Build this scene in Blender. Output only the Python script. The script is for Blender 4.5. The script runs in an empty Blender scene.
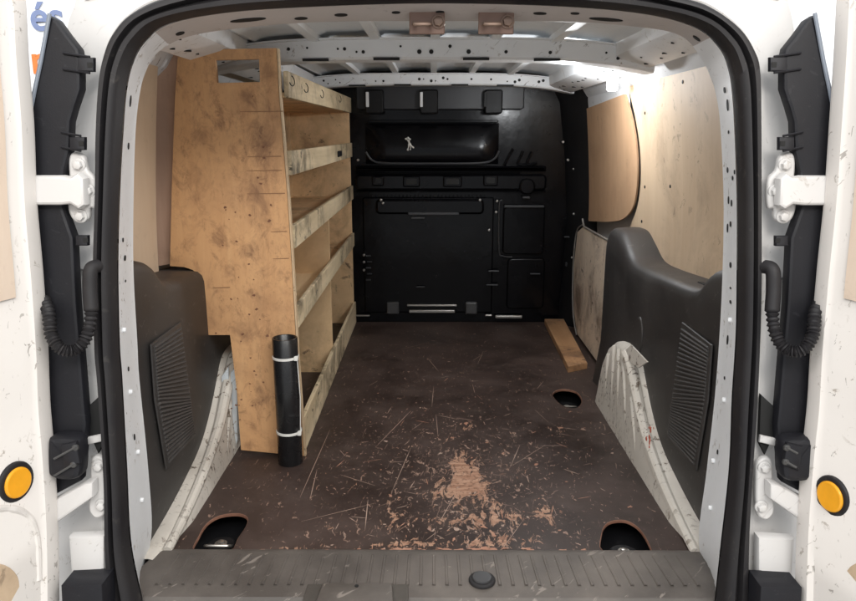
import bpy, bmesh, math, random
from mathutils import Vector, Matrix
random.seed(7)
R = math.radians
sc = bpy.context.scene
C = sc.collection

# ------------------------------------------------------------------ camera, world, lights
CAM = Vector((0.0, -1.35, 0.871)); PITCH = R(13.3); YAW = R(0.25); F = 711.0
cd = bpy.data.cameras.new('camera'); cam = bpy.data.objects.new('camera', cd); C.objects.link(cam)
cam.location = CAM; cam.rotation_euler = (R(90) - PITCH, 0, YAW)
cd.sensor_width = 36; cd.lens = 36 * F / 856; cd.clip_end = 200; cd.clip_start = 0.02
sc.camera = cam
ROT = cam.rotation_euler.to_matrix()

w = bpy.data.worlds.new("World"); sc.world = w; w.use_nodes = True
bg = w.node_tree.nodes['Background']; bg.inputs[1].default_value = 0.9
wt = w.node_tree; wc = wt.nodes.new('ShaderNodeTexCoord'); wx = wt.nodes.new('ShaderNodeSeparateXYZ'); wr = wt.nodes.new('ShaderNodeValToRGB')   # dim at eye level, bright ceiling
wt.links.new(wc.outputs['Generated'], wx.inputs[0]); wm = wt.nodes.new('ShaderNodeMapRange'); wm.inputs[1].default_value = -1
wt.links.new(wx.outputs['Z'], wm.inputs[0]); wt.links.new(wm.outputs[0], wr.inputs[0]); wt.links.new(wr.outputs[0], bg.inputs[0])
_e = wr.color_ramp.elements; _e.new(.5); _e.new(.7)
for _el, (_p, _c) in zip(_e, ((0, (.60, .60, .61)), (.52, (.55, .57, .60)), (.64, (1.0, 1.03, 1.06)), (1, (1.5, 1.55, 1.6)))): _el.position = _p; _el.color = (*_c, 1)

def area(name, loc, target, sx, sy, power, col):
    l = bpy.data.lights.new(name, 'AREA'); l.shape = 'RECTANGLE'; l.size = sx; l.size_y = sy; l.energy = power; l.color = col
    o = bpy.data.objects.new(name, l); C.objects.link(o); o.location = loc
    o.rotation_euler = (Vector(target) - Vector(loc)).to_track_quat('-Z', 'Y').to_euler()
    return o
area('garage_and_fill_light', (0.6, -3.0, 2.9), (0, 0.6, 0.2), 3.4, 0.7, 85, (1.0, 0.96, 0.9))
area('garage_and_fill_light', (-1.6, -1.6, 2.6), (-0.6, 0.0, 0.6), 1.2, 0.5, 18, (1.0, 0.96, 0.92))
area('garage_and_fill_light', (1.6, -1.6, 2.6), (0.6, 0.0, 0.6), 1.2, 0.5, 18, (1.0, 0.97, 0.94))
sc.view_settings.view_transform = 'Standard'; sc.view_settings.look = 'None'
sc.view_settings.exposure = 0.15; sc.view_settings.gamma = 1; sc.view_settings.use_curve_mapping = False

# ------------------------------------------------------------------ helpers
def ray(px, py):
    return ROT @ Vector(((px - 428) / F, (300.5 - py) / F, -1))
def UY(px, py, a=0.0, b=0.0):          # point of the surface Y = a + b*Z seen at a photo pixel
    d = ray(px, py); t = (a + b * CAM.z - CAM.y) / (d.y - b * d.z)
    return CAM + d * t
def UX(px, py, X, b=0.0, z0=0.0):      # surface X = X + b*(Z-z0)
    d = ray(px, py); t = (X + b * (CAM.z - z0) - CAM.x) / (d.x - b * d.z)
    return CAM + d * t
def UZ(px, py, Z=0.0):
    d = ray(px, py); t = (Z - CAM.z) / d.z
    return CAM + d * t

def smooth(me, ang=32):
    for p in me.polygons: p.use_smooth = True
    me.set_sharp_from_angle(angle=R(ang))
    for p in me.polygons:
        if len(p.vertices) > 6: p.use_smooth = False
def mk(name, bm, mat, parent=None, ang=32, bevel=0, label=None):
    bmesh.ops.recalc_face_normals(bm, faces=bm.faces)
    me = bpy.data.meshes.new(name); bm.to_mesh(me); bm.free()
    for m in (mat if isinstance(mat, (list, tuple)) else [mat]): me.materials.append(m)
    smooth(me, ang)
    o = bpy.data.objects.new(name, me); C.objects.link(o)
    if parent: o.parent = parent
    if bevel:
        b = o.modifiers.new('bevel', 'BEVEL'); b.width = bevel; b.segments = 2; b.limit_method = 'ANGLE'; b.angle_limit = R(35)
    if label: o['label'] = label
    return o
def thing(name, label, cat, loc=(0, 0, 0), group=None):
    o = bpy.data.objects.new(name, None); C.objects.link(o); o.location = loc; o.empty_display_size = .1
    o['label'] = label; o['category'] = cat
    if group: o['group'] = group
    return o
def tag(o, label, cat, group=None):
    o['label'] = label; o['category'] = cat
    if group: o['group'] = group
    return o
def mks(name, bm, mat, parent=None, ang=32, label=None):      # every separate piece becomes a mesh of its own
    bm.verts.index_update(); seen = set(); out = []
    for v0 in bm.verts:
        if v0 in seen: continue
        st = [v0]; seen.add(v0); isl = []
        while st:
            v = st.pop(); isl.append(v)
            for e in v.link_edges:
                u = e.other_vert(v)
                if u not in seen: seen.add(u); st.append(u)
        q = bmesh.new(); mp = {v: q.verts.new(v.co) for v in isl}; fs = set(f for v in isl for f in v.link_faces)
        for f in fs: q.faces.new([mp[v] for v in f.verts]).material_index = f.material_index
        out.append(mk(name, q, mat, parent, ang, 0, label))
    bm.free(); return out
def B(): return bmesh.new()
def box(bm, x0, x1, y0, y1, z0, z1, mi=0):
    v = [bm.verts.new((x, y, z)) for x in (x0, x1) for y in (y0, y1) for z in (z0, z1)]
    for f in ((0,1,3,2),(4,6,7,5),(0,4,5,1),(2,3,7,6),(0,2,6,4),(1,5,7,3)):
        bm.faces.new([v[i] for i in f]).material_index = mi
def inset(pts, n, d):                   # polygon offset inwards by d in the plane of normal n
    out = []; k = len(pts); c = sum(pts, Vector()) / k
    ar = Vector()
    for i in range(k): ar += (pts[i] - c).cross(pts[(i + 1) % k] - c)
    s = 1 if ar.dot(n) > 0 else -1
    for i in range(k):
        a = (pts[i] - pts[i - 1]); b = (pts[(i + 1) % k] - pts[i])
        if a.length < 1e-7 or b.length < 1e-7: out.append(pts[i].copy()); continue
        a.normalize(); b.normalize()
        na = n.cross(a) * s; nb = n.cross(b) * s; m = na + nb
        if m.length < 1e-4: m = na
        m.normalize(); q = max(.45, m.dot(na))
        out.append(pts[i] + m * (d / q))
    return out
def prism(bm, pts, vec, ch=0.0, mi=0, chh=None):      # outline + thickness (vec), chamfer on the far (vec) side
    pts = [Vector(p) for p in pts]; vec = Vector(vec); n = vec.normalized()
    rings = [pts]
    if ch:
        h = chh or ch
        rings.append([p + vec - n * h for p in pts])
        i1 = inset(pts, n, ch * .35); rings.append([p + vec - n * h * .3 for p in i1])
        i2 = inset(pts, n, ch); rings.append([p + vec for p in i2])
    else: rings.append([p + vec for p in pts])
    vs = [[bm.verts.new(p) for p in r] for r in rings]; k = len(pts)
    for a, b in zip(vs, vs[1:]):
        for i in range(k):
            f = bm.faces.new((a[i], a[(i+1) % k], b[(i+1) % k], b[i])); f.material_index = mi
    f = bm.faces.new(list(reversed(vs[0]))); f.material_index = mi
    f = bm.faces.new(vs[-1]); f.material_index = mi
def loft(bm, rows, closed=False, mi=0):
    vs = [[bm.verts.new(p) for p in r] for r in rows]
    for a, b in zip(vs, vs[1:]):
        k = len(a)
        for i in range(k if closed else k - 1):
            f = bm.faces.new((a[i], a[(i+1) % k], b[(i+1) % k], b[i])); f.material_index = mi
    return vs
def cr(pts, n=6, closed=False):         # Catmull-Rom through the points (tuples of any length)
    P = [tuple(p) for p in pts]; out = []; k = len(P)
    rng = range(k) if closed else range(k - 1)
    for i in rng:
        g = lambda j: P[j % k] if closed else P[max(0, min(k - 1, j))]
        p0, p1, p2, p3 = g(i-1), g(i), g(i+1), g(i+2)
        for s in range(n):
            t = s / n
            out.append(tuple(.5*((2*b)+(-a+c)*t+(2*a-5*b+4*c-d)*t*t+(-a+3*b-3*c+d)*t**3) for a,b,c,d in zip(p0,p1,p2,p3)))
    if not closed: out.append(P[-1])
    return out
def tube(bm, path, rad, seg=12, caps=True, mi=0):
    path = [Vector(p) for p in path]; rings = []; up = Vector((0, 0, 1)); prev = None
    for i, p in enumerate(path):
        t = (path[min(i+1, len(path)-1)] - path[max(i-1, 0)]).normalized()
        if prev is None:
            a = t.orthogonal().normalized()
        else:
            a = (prev - t * prev.dot(t)).normalized()
        prev = a; b = t.cross(a); r = rad(i) if callable(rad) else rad
        rings.append([bm.verts.new(p + (a*math.cos(2*math.pi*k/seg) + b*math.sin(2*math.pi*k/seg)) * r) for k in range(seg)])
    for a, b in zip(rings, rings[1:]):
        for i in range(seg): bm.faces.new((a[i], a[(i+1)%seg], b[(i+1)%seg], b[i])).material_index = mi
    if caps:
        bm.faces.new(list(reversed(rings[0]))).material_index = mi; bm.faces.new(rings[-1]).material_index = mi
def disc(bm, c, n, r, h, ch=0.0, seg=20, mi=0, ell=1.0):
    n = Vector(n).normalized(); a = n.orthogonal().normalized(); b = n.cross(a)
    prism(bm, [Vector(c) + (a*math.cos(2*math.pi*k/seg) + b*math.sin(2*math.pi*k/seg)*ell)*r for k in range(seg)], n*h, ch, mi)
def rrect(x0, x1, z0, z1, r, Y, seg=4):
    out = []
    for cx, cz, a0 in ((x1-r, z1-r, 0), (x0+r, z1-r, 90), (x0+r, z0+r, 180), (x1-r, z0+r, 270)):
        for k in range(seg + 1):
            a = R(a0 + 90*k/seg); out.append(Vector((cx + r*math.cos(a), Y, cz + r*math.sin(a))))
    return out
def mir(p, s): return Vector((p[0]*s, p[1], p[2]))

# ------------------------------------------------------------------ materials
def newmat(name):
    m = bpy.data.materials.new(name); m.use_nodes = True; nt = m.node_tree
    return m, nt, nt.nodes['Principled BSDF']
def N(nt, t, **kw):
    n = nt.nodes.new(t)
    for k, v in kw.items(): setattr(n, k, v)
    return n
def coords(nt, scale=(1, 1, 1), rot=(0, 0, 0), loc=(0, 0, 0)):
    tc = N(nt, 'ShaderNodeTexCoord'); mp = N(nt, 'ShaderNodeMapping')
    if any(rot):                         # turn first, stretch afterwards
        m0 = N(nt, 'ShaderNodeMapping'); m0.inputs['Rotation'].default_value = rot; nt.links.new(tc.outputs['Object'], m0.inputs[0])
        mp.inputs['Scale'].default_value = scale; mp.inputs['Location'].default_value = loc
        nt.links.new(m0.outputs[0], mp.inputs[0]); return mp.outputs[0]
    mp.inputs['Scale'].default_value = scale; mp.inputs['Rotation'].default_value = rot; mp.inputs['Location'].default_value = loc
    nt.links.new(tc.outputs['Object'], mp.inputs[0]); return mp.outputs[0]
def noise(nt, vec, sc_, det=4, rough=.55, dist=0.0):
    n = N(nt, 'ShaderNodeTexNoise'); n.inputs['Scale'].default_value = sc_; n.inputs['Detail'].default_value = det
    n.inputs['Roughness'].default_value = rough; n.inputs['Distortion'].default_value = dist
    nt.links.new(vec, n.inputs['Vector']); return n.outputs[0]
def ramp(nt, fac, stops):
    r = N(nt, 'ShaderNodeValToRGB'); e = r.color_ramp.elements
    while len(e) < len(stops): e.new(.5)
    for el, (p, c) in zip(e, stops):
        el.position = p; el.color = (c, c, c, 1) if isinstance(c, (int, float)) else (*c, 1)
    nt.links.new(fac, r.inputs[0]); return r.outputs[0]
def mix(nt, fac, a, b, mode='MIX'):
    m = N(nt, 'ShaderNodeMix', data_type='RGBA', blend_type=mode)
    for s, v in ((0, fac), (6, a), (7, b)):
        if isinstance(v, (int, float)): m.inputs[s].default_value = v
        elif isinstance(v, tuple): m.inputs[s].default_value = (*v, 1)
        else: nt.links.new(v, m.inputs[s])
    return m.outputs[2]
def mul(nt, a, b, op='MULTIPLY'):
    m = N(nt, 'ShaderNodeMath', operation=op)
    for s, v in ((0, a), (1, b)):
        if isinstance(v, (int, float)): m.inputs[s].default_value = v
        else: nt.links.new(v, m.inputs[s])
    return m.outputs[0]
def bump(nt, bs, h, st=.2, dist=.002):
    b = N(nt, 'ShaderNodeBump'); b.inputs['Strength'].default_value = st; b.inputs['Distance'].default_value = dist
    nt.links.new(h, b.inputs['Height']); nt.links.new(b.outputs[0], bs.inputs['Normal'])

def blob(nt, centre, radii, amp, power=1.0):      # soft spot of wear round a place on the object
    tc = N(nt, 'ShaderNodeTexCoord'); a = N(nt, 'ShaderNodeVectorMath', operation='SUBTRACT'); a.inputs[1].default_value = centre
    nt.links.new(tc.outputs['Object'], a.inputs[0])
    b = N(nt, 'ShaderNodeVectorMath', operation='DIVIDE'); b.inputs[1].default_value = radii; nt.links.new(a.outputs[0], b.inputs[0])
    c = N(nt, 'ShaderNodeVectorMath', operation='LENGTH'); nt.links.new(b.outputs[0], c.inputs[0])
    return mul(nt, ramp(nt, c.outputs['Value'], [(0, 1), (.45, .6), (1, 0)]), amp)
RL0 = Vector((-.5, .46, 0))
def paint(name, col, dirt=(.30, .25, .20), amount=.5, rough=.35, marks=1.0, thr=0.0):
    m, nt, bs = newmat(name)
    v = coords(nt); n1 = noise(nt, v, 5, 5, .6)
    f1 = mul(nt, ramp(nt, n1, [(.45, 0), (.8, 1)]), amount * .5)
    c = mix(nt, f1, col, tuple(a*.5 + b*.5 for a, b in zip(col, dirt)))
    n2 = noise(nt, v, 38, 6, .7, .6); n3 = noise(nt, v, 7, 3)
    sp = mul(nt, mul(nt, ramp(nt, n2, [(.61+thr, 0), (.65+thr, 1)]), ramp(nt, n3, [(.46+thr*2, 0), (.58+thr, 1)])), .8 * marks)
    c = mix(nt, sp, c, dirt)
    vs = coords(nt, (14, 90, 60), (R(20), R(40), R(15))); n4 = noise(nt, vs, 1.0, 3, .6, .8)
    sc1 = mul(nt, mul(nt, ramp(nt, n4, [(.655+thr, 0), (.675+thr, 1)]), ramp(nt, n3, [(.4, 0), (.6, 1)])), .7 * marks)
    c = mix(nt, sc1, c, tuple(x*.5 for x in dirt))
    nt.links.new(c, bs.inputs['Base Color'])
    r = ramp(nt, n1, [(.3, rough), (.8, min(1, rough + .25))]); nt.links.new(r, bs.inputs['Roughness'])
    bump(nt, bs, n2, .08, .001)
    return m
def ply(name, col, dark, axis='z', stain=.5, edge=False, seed=0.0, rough=.62, stain_col=(.10, .05, .03), spots=()):
    m, nt, bs = newmat(name)
    s = {'z': (9, 9, .9), 'y': (9, .9, 9), 'x': (.9, 9, 9)}[axis]
    v = coords(nt, s, loc=(seed, seed*1.7, seed*.6)); g = noise(nt, v, 1.6, 6, .62, 1.1)
    s2 = {'z': (90, 90, 3), 'y': (90, 3, 90), 'x': (3, 90, 90)}[axis]
    fine = noise(nt, coords(nt, s2, loc=(seed, 0, 0)), 1.5, 3)
    c = mix(nt, ramp(nt, g, [(.3, 0), (.72, 1)]), col, dark)
    c = mix(nt, mul(nt, ramp(nt, fine, [(.42, 0), (.75, 1)]), .30), c, dark)
    vo = coords(nt, (1, 1, 1), loc=(seed*3, seed, seed*2))
    st = noise(nt, vo, 5.5, 7, .68, .4); st2 = noise(nt, vo, 24, 5, .7, .6); st3 = noise(nt, vo, 2.2, 2)
    f = mul(nt, mul(nt, ramp(nt, st, [(.46, 0), (.66, 1)]), ramp(nt, st3, [(.4, .15), (.56, 1)])), stain)
    c = mix(nt, f, c, stain_col)
    f2 = mul(nt, mul(nt, ramp(nt, st2, [(.60, 0), (.65, 1)]), ramp(nt, st3, [(.42, 0), (.56, 1)])), min(1, stain * 1.3))
    c = mix(nt, f2, c, tuple(x*.6 for x in stain_col))
    for (cx_, cz_, rx_, rz_, am_) in spots:
        sm = mul(nt, mul(nt, noise(nt, coords(nt, (1, 1, .6), loc=(cx_, 0, cz_)), 19, 8, .72, .9), blob(nt, (cx_, 0, cz_), (rx_, 9, rz_), .22), 'ADD'), 1.0)
        c = mix(nt, mul(nt, ramp(nt, sm, [(.585, 0), (.80, 1)]), am_), c, tuple(x*.8 for x in stain_col))
    nt.links.new(c, bs.inputs['Base Color']); bs.inputs['Roughness'].default_value = rough
    bump(nt, bs, mul(nt, fine, 1.0), .15, .0015)
    return m
def plastic(name, col, rough=.5, grain=.25, dusty=.35, dust=(.20, .18, .15), spec=.5):
    m, nt, bs = newmat(name); bs.inputs['Specular IOR Level'].default_value = spec
    v = coords(nt); n1 = noise(nt, v, 4, 5, .65); n2 = noise(nt, v, 420, 2, .5)
    sc2 = noise(nt, coords(nt, (60, 9, 50), (R(30), R(10), R(50))), 1, 4, .6, 1)
    c = mix(nt, mul(nt, ramp(nt, n1, [(.4, 0), (.75, 1)]), dusty), col, dust)
    c = mix(nt, mul(nt, ramp(nt, sc2, [(.63, 0), (.67, 1)]), dusty), c, tuple(x*1.4 for x in dust))
    nt.links.new(c, bs.inputs['Base Color'])
    nt.links.new(ramp(nt, n1, [(.3, rough), (.8, min(1, rough+.2))]), bs.inputs['Roughness'])
    bump(nt, bs, n2, grain, .0008)
    return m
def plain(name, col, rough=.5, metal=0.0, emit=0):
    m, nt, bs = newmat(name); v = coords(nt); n = noise(nt, v, 30, 4)
    nt.links.new(mix(nt, ramp(nt, n, [(.35, 0), (.75, .35)]), col, tuple(x*.6 for x in col)), bs.inputs['Base Color'])
    bs.inputs['Roughness'].default_value = rough; bs.inputs['Metallic'].default_value = metal
    if emit:
        bs.inputs['Emission Color'].default_value = (*col, 1); bs.inputs['Emission Strength'].default_value = emit
    return m

WHITE = paint('white_paint', (.63, .615, .60), amount=.35, marks=.5)
WHITE_IN = paint('white_inner_paint', (.77, .785, .80), amount=.4, marks=1.0)
DOORW = paint('door_paint', (.74, .70, .66), amount=.3, marks=.9)
ARCHW = paint('scuffed_arch_paint', (.60, .56, .50), dirt=(.16, .12, .09), amount=1.4, rough=.5, marks=1.3, thr=-.034)
ROOFW = paint('roof_paint', (.84, .87, .89), dirt=(.4, .42, .44), amount=.5, rough=.4, marks=.4)
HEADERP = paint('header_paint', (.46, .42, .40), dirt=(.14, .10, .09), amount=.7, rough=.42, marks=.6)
BLACKP = plastic('black_gloss_metal', (.0025, .0025, .0035), .13, .03, .25, (.010, .010, .012), .22)
BLACKM = plastic('black_matt_metal', (.006, .006, .007), .4, .05, .25, (.02, .02, .02), .25)
RUBBER = plastic('black_rubber', (.014, .013, .015), .48, .15, .3, (.05, .045, .04), .35)
COVER = plastic('black_cover_plastic', (.010, .010, .013), .42, .2, .3, (.028, .028, .032), .3)
TRIM = plastic('dark_trim_plastic', (.031, .028, .027), .42, .3, .5, (.078, .072, .067), .45)
GRILLE = plastic('grille_plastic', (.055, .051, .049), .55, .2, .3, (.10, .09, .085), .4)
SILL = plastic('sill_plastic', (.070, .060, .053), .5, .3, .8, (.17, .148, .13))
PLY_SIDE = ply('rack_side_ply', (.66, .39, .19), (.56, .30, .135), 'z', .38, seed=1.3, stain_col=(.19, .085, .045), spots=[
    (UY(px, py, .462).x - RL0.x, UY(px, py, .462).z, rx, rz, am) for px, py, rx, rz, am in ((262, 200, .10, .50, .30), (216, 116, .035, .03, .95), (218, 118, .05, .05, .8), (252, 96, .05, .05, .7), (205, 136, .05, .04, .6), (262, 150, .05, .10, .6), (258, 190, .05, .07, .6), (222, 235, .05, .05, .7), (253, 250, .03, .04, .8), (225, 265, .07, .04, .6), (252, 293, .02, .02, .9), (245, 330, .06, .08, .5), (262, 400, .04, .1, .45), (250, 445, .08, .02, .7), (268, 70, .03, .05, .5), (195, 180, .06, .08, .35))])
PLY_BACK = ply('brown_board', (.62, .41, .30), (.54, .34, .24), 'z', .2, seed=6)
PLY_SHELF = ply('rack_shelf_ply', (.80, .57, .33), (.68, .46, .25), 'y', .6, seed=2.2)
PLY_LIP = ply('worn_lip_ply', (.76, .63, .43), (.50, .39, .24), 'y', 1.2, seed=4.1, stain_col=(.11, .085, .05))
PLY_EDGE = ply('ply_edge', (.74, .58, .38), (.5, .34, .2), 'z', .4, seed=8)
PLY_LEFT = ply('left_lining_ply', (.82, .68, .52), (.76, .60, .44), 'z', .12, seed=6.6)
PLY_LINE = ply('lining_ply', (.64, .49, .34), (.57, .42, .28), 'z', .30, seed=3.7)
PLY_LINE2 = ply('lining_ply_door', (.58, .37, .22), (.50, .31, .18), 'z', .16, seed=9.1)
PLY_DIRTY = ply('dirty_lining_ply', (.70, .58, .46), (.60, .48, .36), 'z', .8, seed=5.5)
PLY_PLANK = ply('plank_ply', (.46, .26, .13), (.32, .17, .08), 'y', .9, seed=7.7)
PLY_DOOR = ply('door_lining_ply', (.76, .62, .50), (.70, .56, .44), 'z', .1, seed=2.9)
DARK = plain('dark_void', (.008, .008, .008), .7)
STEEL = plain('steel', (.45, .43, .40), .35, .9)
STRIK = plain('striker_plate_metal', (.22, .14, .11), .4, .3)
BRONZE = plain('bronze_striker', (.26, .18, .14), .35, .6)
TIEW = plain('zip_tie_plastic', (.75, .74, .70), .4)
YELLOW = plain('amber_plastic', (.95, .42, .02), .3)
RAWWOOD = ply('raw_wood_rim', (.34, .17, .11), (.16, .07, .045), 'x', .5, seed=3)
LAMPM = plain('lamp_diffuser', (1, .97, .92), .4, 0, 18)
PVC = plastic('black_pipe', (.010, .010, .011), .2, .05, .15, (.05, .05, .05))
REDP = plain('red_mark', (.55, .10, .05), .5)
BLUET = plain('blue_grey_letter', (.20, .25, .42), .6)
ORANGET = plain('orange_letter', (.85, .22, .05), .6)

for m_ in (BLACKP,):
    nt = m_.node_tree; bs_ = nt.nodes['Principled BSDF']; vv = coords(nt)
    big_ = noise(nt, vv, 5, 4, .6); b1 = N(nt, 'ShaderNodeBump'); b1.inputs['Strength'].default_value = .35; b1.inputs['Distance'].default_value = .006
    nt.links.new(big_, b1.inputs['Height']); nt.links.new(b1.outputs[0], bs_.inputs['Normal'])
# floor: dark film-faced board, dust and fine scratches by noise, bigger flakes are faces
def floor_mat():
    m, nt, bs = newmat('dark_floor_board'); v = coords(nt)
    n1 = noise(nt, v, 2.6, 7, .68, .4); n2 = noise(nt, coords(nt, (1.1, .6, 1), (0, 0, R(-14))), 58, 6, .66, .9); n3 = noise(nt, v, 7, 4, .65)
    nb = noise(nt, coords(nt, (1.25, .55, 1), (0, 0, R(8))), 30, 9, .70, 1.5)
    c = mix(nt, ramp(nt, n1, [(.36, 0), (.66, 1)]), (.021, .0130, .0108), (.068, .046, .039))
    c = mix(nt, mul(nt, ramp(nt, n3, [(.5, 0), (.72, 1)]), .45), c, (.095, .070, .060))
    gen = blob(nt, (UZ(455, 478).x, UZ(455, 478).y, 0), (.40, .55, 9), .055)
    # fine scratches in several directions
    for i, (rx, s_, th_) in enumerate(((22, (14, 110, 1), .71), (64, (120, 16, 1), .715), (-41, (15, 130, 1), .71), (97, (17, 170, 1), .69), (-78, (16, 140, 1), .70))):
        k = mul(nt, noise(nt, coords(nt, s_, (0, 0, R(rx)), (i*3.3, i, 0)), 1, 3, .55, .9), gen, 'ADD')
        c = mix(nt, mul(nt, ramp(nt, k, [(th_, 0), (th_ + .025, 1)]), .5), c, (.30, .20, .155))
    # chips
    chips = mul(nt, n2, gen, 'ADD')
    c = mix(nt, mul(nt, ramp(nt, chips, [(.635, 0), (.662, 1)]), .7), c, (.38, .25, .19))
    # bare wood: elongated main patch, cluster below it, chipped edge by the threshold
    w_ = nb
    for px, py, rx, ry, am in ((466, 470, .035, .10, .26), (462, 490, .060, .065, .24), (495, 510, .05, .05, .15), (470, 522, .10, .035, .15), (500, 540, .07, .03, .17), (440, 543, .09, .02, .14), (545, 512, .03, .06, .12), (395, 515, .035, .06, .13), (560, 430, .03, .03, .10), (466, 428, .02, .05, .11), (385, 545, .10, .012, .13), (300, 548, .1, .008, .12)):
        p = UZ(px, py); w_ = mul(nt, w_, blob(nt, (p.x, p.y, 0), (rx*1.7, ry*1.5, 9), am), 'ADD')
    w_ = mul(nt, w_, gen, 'ADD')
    tone = mix(nt, ramp(nt, noise(nt, coords(nt, (14, 60, 1)), 1, 5, .6), [(.35, 0), (.65, 1)]), (.27, .140, .088), (.46, .29, .20))
    tone = mix(nt, mul(nt, ramp(nt, noise(nt, v, 90, 4, .6), [(.5, 0), (.62, 1)]), .6), tone, (.12, .06, .04))
    bare = ramp(nt, w_, [(.665, 0), (.69, 1)]); c = mix(nt, bare, c, tone)
    nt.links.new(c, bs.inputs['Base Color']); bs.inputs['Specular IOR Level'].default_value = .32
    nt.links.new(ramp(nt, n1, [(.3, .36), (.72, .62)]), bs.inputs['Roughness'])
    bump(nt, bs, mul(nt, mul(nt, n2, .4), mul(nt, bare, -.6), 'ADD'), .25, .002)
    return m
FLOORM = floor_mat()
FLAKE = ply('scraped_wood', (.40, .23, .16), (.34, .16, .10), 'y', .35, seed=1)
FLAKE2 = ply('pale_scrape', (.40, .30, .245), (.30, .20, .15), 'x', .3, seed=2)

# ------------------------------------------------------------------ setting
g = B(); box(g, -6, 6, -6, 8, -.62, -.60)
o = mk('ground', g, paint('garage_floor_paint', (.45, .44, .42), amount=.8, rough=.6)); o['kind'] = 'structure'
g = B(); box(g, -4.5, 4.5, 2.9, 3.0, -.6, 3.4)
gw = mk('garage_wall', g, paint('garage_wall_paint', (.86, .87, .88), amount=.1, marks=0)); tag(gw, 'white garage wall with blue and orange lettering behind the van', 'wall')
area('garage_and_fill_light', (-2.3, 1.4, 2.9), (-2.2, 2.9, 1.2), 1.0, .4, 26, (1, .98, .96))  # added fill lamp, whitens the wall behind the van
area('garage_and_fill_light', (2.3, 1.4, 2.9), (2.2, 2.9, 1.2), 1.0, .4, 26, (1, .98, .96))  # added fill lamp for the wall on the other side
def letters(txt, px, py, hpx, mat, Y=2.894):
    cu = bpy.data.curves.new('lettering', 'FONT'); cu.body = txt; cu.extrude = .002; cu.offset = .004
    p = UY(px, py, Y); q = UY(px, py - hpx, Y); cu.size = (q.z - p.z) / .52
    t = bpy.data.objects.new('tmp', cu); C.objects.link(t)
    dg = bpy.context.evaluated_depsgraph_get(); dg.update()
    me = bpy.data.meshes.new_from_object(t.evaluated_get(dg)); bpy.data.objects.remove(t)
    me.transform(Matrix.Translation(p) @ Matrix.Rotation(R(90), 4, 'X'))
    me.materials.clear(); me.materials.append(mat); me.name = 'lettering'
    o = bpy.data.objects.new('lettering', me); C.objects.link(o); o.parent = gw; return o
letters('és', 31, 30, 22, BLUET)['label'] = 'blue letters és on the wall'
letters('n', 32, 73, 21, ORANGET)['label'] = 'orange letter n on the wall'

# ------------------------------------------------------------------ the van
van = thing('cargo_van', 'white cargo van seen through its open rear doors, plywood lined with black bulkhead', 'van')

# opening outline: (outer seal), (inner seal), (inner flange edge), (outer body edge), photo pixels
OPEN = [
 ((113,601),(139,601),(134,592),(28,606)), ((109,546),(128,546),(149,541),(34,546)), ((108,472),(124,472),(146,472),(38,472)),
 ((102,381),(119,381),(137,381),(40,381)), ((99,345),(116.5,345),(135,345),(41,345)), ((97.5,271),(115,271),(131,271),(42,271)),
 ((99.5,200),(116.5,200),(131,200),(45,200)), ((100,133),(120,133),(133,133),(50,133)), ((103,83),(124,87),(137,95),(56,83)),
 ((108,57),(131,60),(143,72),(58,52)), ((116,37),(143,40),(155,52),(58,25)), ((133,17),(166,23),(185,36),(64,4)),
 ((166,0),(220,12),(240,27),(78,-22)), ((230,-15),(300,6),(320,21),(180,-62)), ((430,-24),(430,2),(430,20),(430,-92)),
 ((620,-15),(560,5),(560,21),(680,-62)), ((683,0),(648,13),(640,26),(784,-22)), ((709,10),(699,27),(683,35),(798,-4)),
 ((736,30),(722,47),(703,57),(803,20)), ((751,53),(731,67),(713,77),(806,52)), ((756,73),(735,90),(719,97),(810,83)),
 ((757,116),(737.5,125),(723,130),(815,133)), ((757,200),(740,200),(726,200),(820,200)), ((757,271),(740,271),(725,271),(824,271)),
 ((756,326),(739,335),(722,335),(824,345)), ((753,400),(735,400),(717,400),(826,381)), ((748,472),(732,472),(709,472),(828,472)),
 ((745,546),(724,546),(701,548),(830,546)), ((745,601),(718,601),(717,598),(834,606))]
flat = cr([a+b+c+d for a, b, c, d in OPEN], 6)
SA, SB = -.18, .17
outer = [UY(q[0], q[1], SA, SB) for q in flat]; inner = [UY(q[2], q[3], SA, SB) for q in flat]
flange = [UY(q[4], q[5], -.02, .10) for q in flat]; body = [UY(q[6], q[7], SA+.03, SB) for q in flat]
def lerp(a, b, t): return [p.lerp(q, t) for p, q in zip(a, b)]
def off(r, v): v = Vector(v); return [p + v for p in r]
# extend the loop downwards below the frame and across the bottom
def close(r, dx, z):
    a, b = r[0], r[-1]
    y = a.y - .02
    left = [Vector((a.x + dx, y, z)), Vector((a.x + dx*.3, y, (a.z + z)/2 - .02))]
    right = [Vector((b.x - dx*.3, y, (b.z + z)/2 - .02)), Vector((b.x - dx, y, z))]
    mid = [Vector((b.x - dx + (a.x - b.x + 2*dx) * k/6, y, z)) for k in range(1, 6)]
    return left + list(r) + right + mid
outer_c = close(outer, .05, -.20); inner_c = close(inner, .04, -.155); body_c = close(body, .02, -.45)
flange_c = close(flange, .04, -.14)
sd = (0, -1, 0)
prof = [(0.0, 0.0), (0.03, .020), (.16, .030), (.36, .030), (.46, .016), (.56, .018), (.66, .032), (.86, .030), (.97, .016), (1.0, -.01)]
bm = B(); loft(bm, [off(lerp(outer_c, inner_c, t), (0, -h, 0)) for t, h in prof], True); mk('door_seal', bm, RUBBER, van, 60)

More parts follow.
